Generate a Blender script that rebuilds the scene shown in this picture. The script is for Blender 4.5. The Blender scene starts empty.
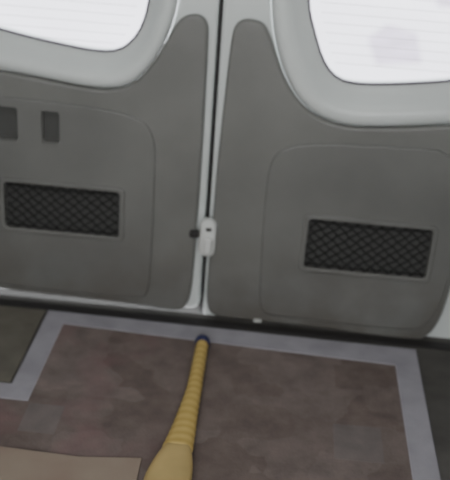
import bpy, math, random, bmesh
from mathutils import Vector, Matrix
random.seed(4)
scene=bpy.context.scene
COL=scene.collection

# ---------------------------------------------------------------- materials
def mat(name,col,rough=0.6,metal=0.0,noise=0.0,nscale=8.0,col2=None,bump=0.0,bscale=200.0,spec=0.5,low_col=None):
    m=bpy.data.materials.new(name); m.use_nodes=True
    nt=m.node_tree; b=nt.nodes['Principled BSDF']; L=nt.links.new
    b.inputs['Roughness'].default_value=rough; b.inputs['Metallic'].default_value=metal
    b.inputs['Specular IOR Level'].default_value=spec
    b.inputs['Base Color'].default_value=(*col,1)
    tc=nt.nodes.new('ShaderNodeTexCoord')
    if noise>0 or col2:
        n=nt.nodes.new('ShaderNodeTexNoise'); n.inputs['Scale'].default_value=nscale; n.inputs['Detail'].default_value=5
        L(tc.outputs['Object'],n.inputs['Vector'])
        rp=nt.nodes.new('ShaderNodeValToRGB')
        c2=col2 if col2 else tuple(c*(1-noise) for c in col)
        rp.color_ramp.elements[0].position=0.35; rp.color_ramp.elements[0].color=(*c2,1)
        rp.color_ramp.elements[1].position=0.65; rp.color_ramp.elements[1].color=(*col,1)
        L(n.outputs['Fac'],rp.inputs['Fac']); out=rp.outputs['Color']
        if low_col:   # brownish noise, stronger towards the bottom of the trim
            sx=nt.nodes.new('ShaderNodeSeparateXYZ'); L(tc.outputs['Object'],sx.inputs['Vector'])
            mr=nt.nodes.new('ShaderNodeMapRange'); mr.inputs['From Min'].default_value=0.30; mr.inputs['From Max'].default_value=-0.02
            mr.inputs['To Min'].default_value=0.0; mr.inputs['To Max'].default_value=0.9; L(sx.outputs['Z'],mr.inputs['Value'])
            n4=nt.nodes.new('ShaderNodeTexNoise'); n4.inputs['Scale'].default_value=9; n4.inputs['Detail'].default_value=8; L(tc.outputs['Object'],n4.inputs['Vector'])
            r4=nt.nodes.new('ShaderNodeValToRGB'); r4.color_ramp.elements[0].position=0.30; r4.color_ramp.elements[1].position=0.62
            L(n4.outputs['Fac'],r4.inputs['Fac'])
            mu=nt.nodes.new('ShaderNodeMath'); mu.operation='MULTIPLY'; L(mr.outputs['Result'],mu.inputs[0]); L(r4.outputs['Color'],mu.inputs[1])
            mx=nt.nodes.new('ShaderNodeMix'); mx.data_type='RGBA'; L(mu.outputs[0],mx.inputs['Factor']); L(out,mx.inputs['A']); mx.inputs['B'].default_value=(*low_col,1)
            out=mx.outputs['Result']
        L(out,b.inputs['Base Color'])
    if bump>0:
        n2=nt.nodes.new('ShaderNodeTexNoise'); n2.inputs['Scale'].default_value=bscale
        L(tc.outputs['Object'],n2.inputs['Vector'])
        bp=nt.nodes.new('ShaderNodeBump'); bp.inputs['Strength'].default_value=bump; bp.inputs['Distance'].default_value=0.002
        L(n2.outputs['Fac'],bp.inputs['Height']); L(bp.outputs['Normal'],b.inputs['Normal'])
    return m
C_LOW=(0.125,0.115,0.10)
M_panel=mat('grey_plastic',(0.218,0.222,0.210),0.40,noise=0.20,nscale=3.5,bump=0.25,bscale=350,low_col=C_LOW)
M_plate=mat('grey_plastic_plate',(0.203,0.207,0.196),0.43,noise=0.20,nscale=3.5,bump=0.25,bscale=350,low_col=C_LOW)
M_white=mat('white_paint',(0.76,0.81,0.795),0.28,noise=0.06,nscale=6)
M_latch=mat('latch_white',(0.74,0.76,0.74),0.4)
M_black=mat('black_rubber',(0.024,0.022,0.022),0.6)
M_dark=mat('dark_plastic',(0.08,0.082,0.078),0.6)
M_net=mat('net_cord',(0.02,0.02,0.02),0.8)
M_seal=mat('window_seal',(0.12,0.10,0.13),0.6)
M_floor=mat('floor_rubber',(0.115,0.110,0.102),0.8,noise=0.3,nscale=10)
M_olive=mat('drab_carpet',(0.175,0.165,0.135),0.95,noise=0.2,nscale=14,bump=0.5)
M_border=mat('mat_border',(0.41,0.40,0.44),0.85,noise=0.22,nscale=9,bump=0.4)
M_roof=mat('headliner',(0.45,0.46,0.45),0.9,noise=0.05)
M_wall=mat('side_trim',(0.3,0.31,0.3),0.7,noise=0.08)
M_card=mat('cardboard',(0.36,0.30,0.235),0.85,nscale=5,col2=(0.31,0.235,0.19))
M_navy=mat('navy_rubber',(0.025,0.03,0.11),0.5)
M_wood=mat('willow',(0.62,0.46,0.19),0.55,noise=0.18,nscale=9)
M_ground=mat('outdoor_concrete',(0.84,0.83,0.86),0.9,noise=0.1,nscale=0.6)
M_heat=mat('heater_line',(0.55,0.50,0.55),0.6)
M_lilac=mat('pale_lilac',(0.60,0.54,0.64),0.8,noise=0.25,nscale=3)

def grip_mat():
    m=bpy.data.materials.new('yellow_grip'); m.use_nodes=True; nt=m.node_tree; b=nt.nodes['Principled BSDF']
    b.inputs['Roughness'].default_value=0.6
    tc=nt.nodes.new('ShaderNodeTexCoord'); w=nt.nodes.new('ShaderNodeTexWave'); w.wave_type='BANDS'; w.bands_direction='Y'
    w.inputs['Scale'].default_value=11; w.inputs['Distortion'].default_value=2.0; w.inputs['Detail'].default_value=1
    nt.links.new(tc.outputs['Object'],w.inputs['Vector'])
    rp=nt.nodes.new('ShaderNodeValToRGB')
    rp.color_ramp.elements[0].color=(0.56,0.39,0.11,1); rp.color_ramp.elements[1].color=(0.66,0.49,0.17,1)
    nt.links.new(w.outputs['Fac'],rp.inputs['Fac']); nt.links.new(rp.outputs['Color'],b.inputs['Base Color'])
    return m
M_grip=grip_mat()

def carpet_mat():
    m=bpy.data.materials.new('patchwork_carpet'); m.use_nodes=True; nt=m.node_tree; b=nt.nodes['Principled BSDF']
    b.inputs['Roughness'].default_value=0.95; b.inputs['Specular IOR Level'].default_value=0.2
    L=nt.links.new; N=nt.nodes.new
    tc=N('ShaderNodeTexCoord')
    nd=N('ShaderNodeTexNoise'); nd.inputs['Scale'].default_value=9; L(tc.outputs['Object'],nd.inputs['Vector'])
    va=N('ShaderNodeMix'); va.data_type='RGBA'; va.blend_type='LINEAR_LIGHT'; va.inputs['Factor'].default_value=0.03
    L(tc.outputs['Object'],va.inputs['A']); L(nd.outputs['Color'],va.inputs['B'])
    v=N('ShaderNodeTexVoronoi'); v.distance='CHEBYCHEV'; v.inputs['Scale'].default_value=6.5; v.inputs['Randomness'].default_value=0.8
    L(va.outputs['Result'],v.inputs['Vector'])
    sp=N('ShaderNodeSeparateColor'); L(v.outputs['Color'],sp.inputs['Color'])
    r1=N('ShaderNodeValToRGB'); e=r1.color_ramp.elements
    e[0].position=0.0; e[0].color=(0.178,0.143,0.130,1); e[1].position=1.0; e[1].color=(0.228,0.190,0.176,1)
    L(sp.outputs['Red'],r1.inputs['Fac'])
    nm=N('ShaderNodeTexNoise'); nm.inputs['Scale'].default_value=14; nm.inputs['Detail'].default_value=8; nm.inputs['Roughness'].default_value=0.65
    L(tc.outputs['Object'],nm.inputs['Vector'])
    rm=N('ShaderNodeValToRGB'); e=rm.color_ramp.elements; e[0].position=0.32; e[0].color=(0.78,0.77,0.77,1); e[1].position=0.70; e[1].color=(1.18,1.17,1.16,1)
    L(nm.outputs['Fac'],rm.inputs['Fac'])
    mm_=N('ShaderNodeMix'); mm_.data_type='RGBA'; mm_.blend_type='MULTIPLY'; mm_.inputs['Factor'].default_value=1
    L(r1.outputs['Color'],mm_.inputs['A']); L(rm.outputs['Color'],mm_.inputs['B'])
    n=N('ShaderNodeTexNoise'); n.inputs['Scale'].default_value=5; n.inputs['Detail'].default_value=4
    L(tc.outputs['Object'],n.inputs['Vector'])
    r2=N('ShaderNodeValToRGB'); e=r2.color_ramp.elements; e[0].position=0.46; e[0].color=(0,0,0,1); e[1].position=0.62; e[1].color=(1,1,1,1)
    L(n.outputs['Fac'],r2.inputs['Fac'])
    sx=N('ShaderNodeSeparateXYZ'); L(tc.outputs['Object'],sx.inputs['Vector'])
    mr=N('ShaderNodeMapRange'); mr.inputs['From Min'].default_value=0.0; mr.inputs['From Max'].default_value=-0.15; mr.inputs['To Min'].default_value=0.0; mr.inputs['To Max'].default_value=0.6
    L(sx.outputs['X'],mr.inputs['Value'])
    mu=N('ShaderNodeMath'); mu.operation='MULTIPLY'; L(mr.outputs['Result'],mu.inputs[0]); L(r2.outputs['Color'],mu.inputs[1])
    mx=N('ShaderNodeMix'); mx.data_type='RGBA'; L(mu.outputs[0],mx.inputs['Factor']); L(mm_.outputs['Result'],mx.inputs['A']); mx.inputs['B'].default_value=(0.245,0.15,0.15,1)
    n3=N('ShaderNodeTexNoise'); n3.inputs['Scale'].default_value=160; L(tc.outputs['Object'],n3.inputs['Vector'])
    bp=N('ShaderNodeBump'); bp.inputs['Strength'].default_value=0.6; bp.inputs['Distance'].default_value=0.003
    L(n3.outputs['Fac'],bp.inputs['Height']); L(bp.outputs['Normal'],b.inputs['Normal'])
    L(mx.outputs['Result'],b.inputs['Base Color'])
    return m
M_carpet=carpet_mat()
M_patchg=mat('grey_patch',(0.225,0.195,0.185),0.95,noise=0.25,nscale=14,bump=0.5)

def glass_mat():
    m=bpy.data.materials.new('window_glass'); m.use_nodes=True; nt=m.node_tree
    nt.nodes.clear(); o=nt.nodes.new('ShaderNodeOutputMaterial'); t=nt.nodes.new('ShaderNodeBsdfTransparent'); g=nt.nodes.new('ShaderNodeBsdfGlossy')
    g.inputs['Roughness'].default_value=0.05; t.inputs['Color'].default_value=(0.95,0.96,0.97,1)
    fr=nt.nodes.new('ShaderNodeFresnel'); mx=nt.nodes.new('ShaderNodeMixShader')
    nt.links.new(fr.outputs[0],mx.inputs[0]); nt.links.new(t.outputs[0],mx.inputs[1]); nt.links.new(g.outputs[0],mx.inputs[2]); nt.links.new(mx.outputs[0],o.inputs[0])
    return m
M_glass=glass_mat()

# ---------------------------------------------------------------- helpers
def empty(name,loc=(0,0,0)):
    o=bpy.data.objects.new(name,None); o.location=loc; COL.objects.link(o); return o
def addmesh(name,vs,fs,m,parent=None,smooth=False):
    me=bpy.data.meshes.new(name); me.from_pydata(vs,[],fs); me.update()
    bm=bmesh.new(); bm.from_mesh(me); bmesh.ops.recalc_face_normals(bm,faces=bm.faces); bm.to_mesh(me); bm.free()
    me.materials.append(m)
    for p in me.polygons: p.use_smooth=smooth
    o=bpy.data.objects.new(name,me); COL.objects.link(o)
    if parent: o.parent=parent
    return o
def box(name,x0,x1,y0,y1,z0,z1,m,parent=None,bev=0.0):
    vs=[(x,y,z) for x in (x0,x1) for y in (y0,y1) for z in (z0,z1)]
    fs=[(0,1,3,2),(4,6,7,5),(0,4,5,1),(2,3,7,6),(0,2,6,4),(1,5,7,3)]
    o=addmesh(name,vs,fs,m,parent)
    if bev>0:
        md=o.modifiers.new('b','BEVEL'); md.width=bev; md.segments=3
    return o
def chaikin(pts,n=2,closed=True):
    for _ in range(n):
        out=[]
        N=len(pts)
        for i in range(N if closed else N-1):
            a=pts[i]; b=pts[(i+1)%N]
            out.append((a[0]*.75+b[0]*.25,a[1]*.75+b[1]*.25)); out.append((a[0]*.25+b[0]*.75,a[1]*.25+b[1]*.75))
        pts=out if closed else [pts[0]]+out+[pts[-1]]
    return pts
def rrect(x0,x1,z0,z1,r,n=5):
    pts=[]
    for cx,cz,a0 in ((x1-r,z1-r,0),(x0+r,z1-r,90),(x0+r,z0+r,180),(x1-r,z0+r,270)):
        for i in range(n+1):
            a=math.radians(a0+90*i/n); pts.append((cx+r*math.cos(a),cz+r*math.sin(a)))
    return pts
def ccw(p):
    A=sum(p[i][0]*p[(i+1)%len(p)][1]-p[(i+1)%len(p)][0]*p[i][1] for i in range(len(p)))
    return list(p) if A>0 else list(reversed(p))
def prism(pts,y0,y1):
    pts=ccw(pts); n=len(pts)
    vs=[(p[0],y0,p[1]) for p in pts]+[(p[0],y1,p[1]) for p in pts]
    fs=[tuple(range(n)),tuple(range(2*n-1,n-1,-1))]+[(i,i+n,(i+1)%n+n,(i+1)%n) for i in range(n)]
    return vs,fs
def plate(name,outer,holes,front,back,m,parent=None,bev=0.004,vert=True,res=3,cuts=[]):
    """flat profile with holes, extruded. vert: profile in XZ, front/back are world y; else XY, z values"""
    cu=bpy.data.curves.new(name,'CURVE'); cu.dimensions='2D'; cu.fill_mode='BOTH'
    for pts in [outer]+holes:
        pts=ccw(pts)
        s=cu.splines.new('POLY'); s.points.add(len(pts)-1)
        for i,p in enumerate(pts): s.points[i].co=(p[0],p[1],0,1)
        s.use_cyclic_u=True
    half=abs(back-front)/2
    cu.bevel_depth=bev; cu.bevel_resolution=res; cu.extrude=max(half-bev,0.0001); cu.offset=-bev
    o=bpy.data.objects.new(name+'_tmp',cu); COL.objects.link(o)
    dg=bpy.context.evaluated_depsgraph_get()
    me=bpy.data.meshes.new_from_object(o.evaluated_get(dg)); me.name=name
    bpy.data.objects.remove(o)
    mid=(front+back)/2
    if vert: me.transform(Matrix.Translation((0,mid,0))@Matrix.Rotation(math.radians(90),4,'X'))
    else: me.transform(Matrix.Translation((0,0,mid)))
    if cuts:
        bm=bmesh.new(); bm.from_mesh(me); bmesh.ops.remove_doubles(bm,verts=bm.verts,dist=0.00002)
        bmesh.ops.recalc_face_normals(bm,faces=bm.faces); bm.to_mesh(me); bm.free()
    me.materials.clear(); me.materials.append(m)
    ob=bpy.data.objects.new(name,me); COL.objects.link(ob)
    if cuts:
        tmp=[]
        for c in cuts:
            vs,fs=prism(c,-0.2,0.1)
            k=addmesh('cutter',vs,fs,m); tmp.append(k)
            md=ob.modifiers.new('c','BOOLEAN'); md.operation='DIFFERENCE'; md.object=k; md.solver='EXACT'
        dg=bpy.context.evaluated_depsgraph_get()
        me2=bpy.data.meshes.new_from_object(ob.evaluated_get(dg)); ob.modifiers.clear(); ob.data=me2
        for k in tmp: bpy.data.objects.remove(k)
    if parent: ob.parent=parent
    return ob
def tube(name,paths,rad,m,parent=None,cyc=False):
    cu=bpy.data.curves.new(name,'CURVE'); cu.dimensions='3D'; cu.bevel_depth=rad; cu.bevel_resolution=1
    for pts in paths:
        s=cu.splines.new('POLY'); s.points.add(len(pts)-1)
        for i,p in enumerate(pts): s.points[i].co=(*p,1)
        s.use_cyclic_u=cyc
    o=bpy.data.objects.new(name+'_tmp',cu); COL.objects.link(o)
    dg=bpy.context.evaluated_depsgraph_get()
    me=bpy.data.meshes.new_from_object(o.evaluated_get(dg)); me.name=name
    bpy.data.objects.remove(o); me.materials.clear(); me.materials.append(m)
    ob=bpy.data.objects.new(name,me); COL.objects.link(ob)
    if parent: ob.parent=parent
    return ob
def angres(pts,c,n=96):
    out=[]
    N=len(pts)
    for k in range(n):
        a=2*math.pi*k/n; d=(math.cos(a),math.sin(a)); best=None
        for i in range(N):
            p=pts[i]; q=pts[(i+1)%N]
            ex,ez=q[0]-p[0],q[1]-p[1]; det=d[0]*(-ez)+ex*d[1]
            if abs(det)<1e-12: continue
            rx,rz=p[0]-c[0],p[1]-c[1]
            t=(rx*(-ez)+ex*rz)/det; u=(d[0]*rz-d[1]*rx)/det
            if t>0 and -1e-6<=u<=1+1e-6:
                if best is None or t>best: best=t
        out.append((c[0]+d[0]*best,c[1]+d[1]*best))
    return out

# ---------------------------------------------------------------- door builder
def door(idx,sgn,panel,glass,rimo,outer,pocket,plate_pts,recesses):
    D=empty('door_%d'%idx)
    c=(sgn*0.43,1.12)
    G=angres(chaikin(glass,2),c); O=angres(chaikin(rimo,2),c)
    plate('shell',outer,[O],0.0,0.045,M_white,D,bev=0.010)
    prof=[(0.0,0.003),(0.0,-0.010),(0.06,-0.026),(0.16,-0.036),(0.30,-0.038),(0.45,-0.034),(0.60,-0.022),(0.75,-0.006),(0.9,0.004),(1.0,0.008),(1.0,0.045)]
    vs=[];fs=[];n=len(G)
    for (t,y) in prof:
        for k in range(n): vs.append((O[k][0]*(1-t)+G[k][0]*t,y,O[k][1]*(1-t)+G[k][1]*t))
    for j in range(len(prof)-1):
        for k in range(n): fs.append((j*n+k,j*n+(k+1)%n,(j+1)*n+(k+1)%n,(j+1)*n+k))
    addmesh('window_rim',vs,fs,M_white,D,True)
    tube('window_seal',[[(p[0],0.008,p[1]) for p in G]],0.0034,M_seal,D,True)
    W=empty('window_%d'%idx)
    plate('glass',G,[],0.018,0.022,M_glass,W,bev=0.0005)
    lines=[]
    z=0.80
    while z<1.40:
        xs=[]
        for i in range(n):
            p=G[i];q=G[(i+1)%n]
            if (p[1]-z)*(q[1]-z)<0: xs.append(p[0]+(q[0]-p[0])*(z-p[1])/(q[1]-p[1]))
        if len(xs)==2: lines.append([(min(xs)+0.03,0.0165,z),(max(xs)-0.03,0.0165,z)])
        z+=0.026
    tube('heater_lines',lines,0.0005,M_heat,W)
    px0,px1,pz0,pz1=pocket
    hole=rrect(px0,px1,pz0,pz1,0.012)
    rh=[rrect(a,b,cc,d,0.008) for a,b,cc,d in recesses]
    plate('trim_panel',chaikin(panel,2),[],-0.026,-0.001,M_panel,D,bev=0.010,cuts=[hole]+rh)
    hole2=rrect(px0-0.004,px1+0.004,pz0-0.004,pz1+0.004,0.014)
    rh2=[rrect(a-.003,b+.003,cc-.003,d+.003,0.009) for a,b,cc,d in recesses]
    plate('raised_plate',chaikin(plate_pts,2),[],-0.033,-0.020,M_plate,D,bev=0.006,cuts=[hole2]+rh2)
    plate('pocket_back',rrect(px0-.01,px1+.01,pz0-.01,pz1+.01,0.012),[],-0.004,-0.0005,M_dark,D,bev=0.001)
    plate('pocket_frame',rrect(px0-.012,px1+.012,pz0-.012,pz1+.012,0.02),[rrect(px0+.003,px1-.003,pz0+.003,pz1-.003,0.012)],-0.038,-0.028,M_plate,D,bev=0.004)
    for i,(a,b,cc,d) in enumerate(recesses):
        plate('recess_back_%d'%(i+1),rrect(a-.006,b+.006,cc-.006,d+.006,0.008),[],-0.006,-0.002,M_dark,D,bev=0.001)
    paths=[]; st=0.034; w=px1-px0; h=pz1-pz0
    def P(x,z):
        u=(x-px0)/w; s=math.sin(math.pi*min(max(u,0),1))
        zz=z-0.006*s*((z-pz0)/h)
        return (x,-0.024-0.006*s+0.002*math.sin(x*90),zz)
    k=-12
    while k*st<w+h:
        for dirn in (1,-1):
            pts=[]
            for j in range(25):
                z=pz0+h*j/24; x=px0+k*st+(z-pz0)*1.15 if dirn==1 else px0+k*st+(pz1-z)*1.15
                if px0+.003<=x<=px1-.003: pts.append(P(x+0.0025*math.sin(j*math.pi/3),z))
            if len(pts)>1: paths.append(pts)
        k+=1
    paths.append([P(px0+w*i/24,pz1-0.012) for i in range(25)])
    paths.append([P(px0+w*i/24,pz0+0.008) for i in range(25)])
    tube('storage_net',paths,0.0019,M_net,D)
    return D

Lpan=[(-0.72,0.70),(-0.60,0.708),(-0.49,0.697),(-0.38,0.683),(-0.30,0.680),(-0.232,0.700),(-0.180,0.763),(-0.148,0.826),(-0.122,0.880),(-0.095,0.902),(-0.060,0.905),(-0.038,0.885),(-0.035,0.835),(-0.033,0.525),(-0.036,0.277),(-0.039,0.111),(-0.046,0.045),(-0.066,0.016),(-0.10,0.014),(-0.258,0.022),(-0.442,0.024),(-0.628,0.027),(-0.68,0.04),(-0.71,0.08),(-0.72,0.16)]
Lgl=[(-0.70,0.835),(-0.60,0.813),(-0.519,0.799),(-0.437,0.787),(-0.341,0.776),(-0.273,0.782),(-0.226,0.832),(-0.206,0.887),(-0.197,0.95),(-0.19,1.1),(-0.20,1.38),(-0.24,1.45),(-0.45,1.46),(-0.66,1.45),(-0.70,1.38),(-0.715,1.0),(-0.715,0.87)]
Lro=[(-0.74,0.72),(-0.60,0.708),(-0.49,0.697),(-0.38,0.683),(-0.30,0.680),(-0.232,0.700),(-0.180,0.763),(-0.148,0.826),(-0.125,0.90),(-0.115,1.0),(-0.11,1.2),(-0.12,1.45),(-0.16,1.53),(-0.45,1.54),(-0.72,1.53),(-0.765,1.45),(-0.77,1.0),(-0.765,0.78)]
Lout=rrect(-0.79,-0.015,0.012,1.60,0.03)
Lplate=[(-0.705,0.64),(-0.40,0.635),(-0.22,0.62),(-0.165,0.57),(-0.160,0.45),(-0.162,0.15),(-0.168,0.06),(-0.20,0.045),(-0.45,0.045),(-0.66,0.05),(-0.705,0.10)]
door(1,-1,Lpan,Lgl,Lro,Lout,(-0.597,-0.257,0.243,0.390),Lplate,[(-0.64,-0.552,0.514,0.608),(-0.482,-0.434,0.516,0.606)])
Rpan=[(0.745,0.68),(0.63,0.667),(0.45,0.642),(0.34,0.636),(0.257,0.663),(0.203,0.71),(0.159,0.785),(0.126,0.870),(0.105,0.90),(0.06,0.905),(0.033,0.89),(0.024,0.85),(0.016,0.66),(0.010,0.50),(0.007,0.30),(0.004,0.11),(0.006,0.04),(0.025,0.010),(0.07,0.004),(0.29,0.004),(0.55,-0.008),(0.635,-0.012),(0.675,0.010),(0.700,0.07),(0.712,0.16),(0.74,0.5)]
Rgl=[(0.212,1.0),(0.222,0.93),(0.239,0.886),(0.269,0.808),(0.308,0.760),(0.364,0.748),(0.483,0.759),(0.612,0.779),(0.70,0.80),(0.73,0.86),(0.735,1.0),(0.72,1.38),(0.68,1.45),(0.45,1.46),(0.25,1.45),(0.21,1.38),(0.205,1.1)]
Rro=[(0.115,1.0),(0.130,0.88),(0.162,0.785),(0.205,0.71),(0.26,0.663),(0.34,0.636),(0.45,0.642),(0.63,0.667),(0.74,0.69),(0.775,0.75),(0.785,1.0),(0.78,1.45),(0.74,1.53),(0.45,1.54),(0.16,1.53),(0.12,1.45),(0.11,1.2)]
Rout=rrect(-0.004,0.80,-0.022,1.60,0.03)
Rplate=[(0.72,0.60),(0.42,0.595),(0.22,0.58),(0.160,0.54),(0.150,0.45),(0.158,0.15),(0.165,0.05),(0.20,0.032),(0.45,0.030),(0.63,0.025),(0.675,0.07),(0.70,0.16)]
D2=door(2,1,Rpan,Rgl,Rro,Rout,(0.279,0.635,0.205,0.364),Rplate,[])

plate('latch_plate',rrect(-0.026,0.022,0.214,0.332,0.022,8),[],-0.048,-0.018,M_latch,D2,bev=0.010)
plate('latch_knob',rrect(-0.012,0.014,0.228,0.282,0.012,8),[],-0.062,-0.043,M_latch,D2,bev=0.008)
plate('latch_slot',rrect(-0.008,0.010,0.298,0.309,0.005,4),[],-0.051,-0.043,M_dark,D2,bev=0.002)
plate('latch_striker',rrect(-0.055,-0.026,0.270,0.288,0.006,4),[],-0.042,-0.02,M_black,D2,bev=0.004)
plate('panel_clip',rrect(0.152,0.176,0.008,0.015,0.003,4),[],-0.036,-0.024,M_latch,D2,bev=0.002)

# ---------------------------------------------------------------- van body
box('floor',-0.84,0.84,-3.4,-0.004,-0.05,0.0,M_floor)
box('trim_1',-0.80,0.80,-0.075,-0.040,0.0,0.006,M_black,bev=0.002)
box('wall_left',-0.86,-0.82,-3.4,0.06,0.0,1.80,M_wall); box('wall_right',0.82,0.86,-3.4,0.06,0.0,1.80,M_wall)
box('ceiling',-0.86,0.86,-3.4,0.06,1.75,1.80,M_roof)
plate('wall_back',[(-0.82,-0.05),(0.82,-0.05),(0.82,1.75),(-0.82,1.75)],[rrect(-0.775,0.785,0.02,1.57,0.03)],0.047,0.07,M_dark,bev=0.004)
plate('front_light_mask',[(-0.82,0.0),(0.82,0.0),(0.82,1.75),(-0.82,1.75)],[rrect(-0.72,0.72,0.80,1.62,0.08)],-3.40,-3.36,M_wall,bev=0.004)  # added out of view; its high opening shapes the daylight on the doors
box('door_gap_seal',-0.0165,-0.0030,0.03,0.044,-0.01,1.58,M_black,parent=D2)
box('ground',-14,14,0.6,40,-0.75,-0.70,M_ground)
plate('ground_patch',[(1.00,5.9),(1.42,6.1),(1.50,7.3),(1.22,7.6),(0.98,6.9)],[],-0.694,-0.70,M_lilac,bev=0.001,vert=False)  # pale lilac patches laid flat on the ground outside
plate('ground_patch.001',[(1.9,8.8),(2.9,8.9),(3.0,10.3),(2.0,10.0)],[],-0.694,-0.70,M_lilac,bev=0.001,vert=False)

plate('drab_carpet',[(-0.81,-0.08),(-0.465,-0.08),(-0.465,-0.462),(-0.81,-0.462)],[],0.006,0.0,M_olive,bev=0.002,vert=False)

MT=empty('floor_mat')
mo=[(-0.457,-0.084),(0.630,-0.100),(0.630,-1.9),(-0.72,-1.9),(-0.72,-0.472),(-0.457,-0.472)]
mi=[(-0.397,-0.150),(0.563,-0.195),(0.563,-1.84),(-0.66,-1.84),(-0.66,-0.538),(-0.397,-0.538)]
plate('mat_edging',mo,[mi],0.009,0.0,M_border,MT,bev=0.002,vert=False)
e=0.004
ci=[(-0.397-e,-0.150+e),(0.563+e,-0.195+e),(0.563+e,-1.84-e),(-0.66-e,-1.84-e),(-0.66-e,-0.538+e),(-0.397-e,-0.538+e)]
plate('mat_carpet',ci,[],0.006,0.0,M_carpet,MT,bev=0.001,vert=False)
def patch(nm,x0,x1,y0,y1,m): plate(nm,[(x0,y0),(x1,y0),(x1,y1),(x0,y1)],[],0.0068,0.003,m,MT,bev=0.0005,vert=False)
patch('patch_1',0.38,0.50,-0.64,-0.50,M_patchg)
patch('patch_2',-0.39,-0.30,-0.66,-0.545,M_patchg)

plate('cardboard_sheet',[(-0.62,-0.728),(-0.40,-0.735),(-0.22,-0.742),(-0.075,-0.722),(-0.072,-1.15),(-0.63,-1.18)],[],0.014,0.0095,M_card,bev=0.001,vert=False)

# ---------------------------------------------------------------- cricket bat
B=empty('cricket_bat')
def loft(name,secs,m,n=24):
    vs=[];fs=[]
    for (y,cx,cz,a,b,pw) in secs:
        for k in range(n):
            t=2*math.pi*k/n; c,s=math.cos(t),math.sin(t)
            vs.append((cx+a*math.copysign(abs(c)**pw,c),y,cz+b*math.copysign(abs(s)**pw,s)))
    for j in range(len(secs)-1):
        for k in range(n): fs.append((j*n+k,j*n+(k+1)%n,(j+1)*n+(k+1)%n,(j+1)*n+k))
    fs.append(tuple(range(n))); fs.append(tuple(range((len(secs)-1)*n,len(secs)*n)))
    return addmesh(name,vs,fs,m,B,True)
def cxat(y):
    K=[(-0.10,0.010),(-0.22,0.016),(-0.45,0.017),(-0.62,0.010),(-0.77,0.000),(-1.4,-0.045)]
    for (y0,x0),(y1,x1) in zip(K,K[1:]):
        if y1<=y<=y0: return x0+(x1-x0)*(y0-y)/(y0-y1)
    return K[-1][1]
secs=[]; y=-0.225; i=0
while y>-0.70:
    t=(-0.225-y)/0.475
    rad=0.0168+0.004*t+0.016*max(0,(t-0.35)/0.65)**1.7
    ring=0.0011*(0.5+0.5*math.sin(i*math.pi/2))
    secs.append((y,cxat(y),0.030,rad+ring,0.0180+ring*0.7,1.0)); y-=0.006; i+=1
loft('grip',secs,M_grip)
ks=[(-0.194,0.006),(-0.196,0.014),(-0.202,0.019),(-0.212,0.0215),(-0.224,0.0215),(-0.230,0.018)]
loft('knob',[(yy,cxat(yy),0.030,rr,rr,1.0) for yy,rr in ks],M_navy)
bl=[(-0.68,0.030,0.015),(-0.705,0.0355,0.017),(-0.73,0.042,0.0185),(-0.76,0.048,0.019),(-0.80,0.053,0.0195),(-1.0,0.054,0.021),(-1.2,0.054,0.020),(-1.26,0.05,0.017),(-1.285,0.04,0.012)]
loft('blade',[(yy,cxat(yy),0.031,a,b,0.8) for yy,a,b in bl],M_wood)

# ---------------------------------------------------------------- light
w=bpy.data.worlds.new('sky'); scene.world=w; w.use_nodes=True
bg=w.node_tree.nodes['Background']; bg.inputs['Color'].default_value=(0.97,0.96,1.0,1); bg.inputs['Strength'].default_value=5.0
def area(nm,loc,rot,sx,sy,e):
    la=bpy.data.lights.new(nm,'AREA'); la.shape='RECTANGLE'; la.size=sx; la.size_y=sy; la.energy=e; la.color=(1,0.985,0.965)
    lo=bpy.data.objects.new(nm,la); lo.location=loc; lo.rotation_euler=tuple(math.radians(a) for a in rot); COL.objects.link(lo)
area('front_fill',(0,-3.2,1.35),(84,0,0),1.3,0.5,19)  # added fill lamp behind the camera, standing in for windscreen daylight
area('ceiling_fill',(0,-1.0,1.73),(14,0,0),0.9,0.5,6)  # added unseen fill under the ceiling to brighten panels and mat

# ---------------------------------------------------------------- camera
f=950; th=math.radians(25.5); ps=math.radians(2.7); r=math.radians(4.3)
C=Vector((0.165,-2.5,1.447))
F=Vector((-math.sin(ps)*math.cos(th),math.cos(ps)*math.cos(th),-math.sin(th)))
R0=Vector((math.cos(ps),math.sin(ps),0)); U0=R0.cross(F)
R=math.cos(r)*R0+math.sin(r)*U0; U=-math.sin(r)*R0+math.cos(r)*U0
cd=bpy.data.cameras.new('camera'); cam=bpy.data.objects.new('camera',cd); COL.objects.link(cam)
cam.matrix_world=Matrix(((R.x,U.x,-F.x,C.x),(R.y,U.y,-F.y,C.y),(R.z,U.z,-F.z,C.z),(0,0,0,1)))
cd.sensor_fit='VERTICAL'; cd.sensor_height=36; cd.sensor_width=33.75; cd.lens=f/480*36
cd.clip_start=0.05
cd.dof.use_dof=True; cd.dof.focus_distance=1.85; cd.dof.aperture_fstop=3.4
scene.camera=cam
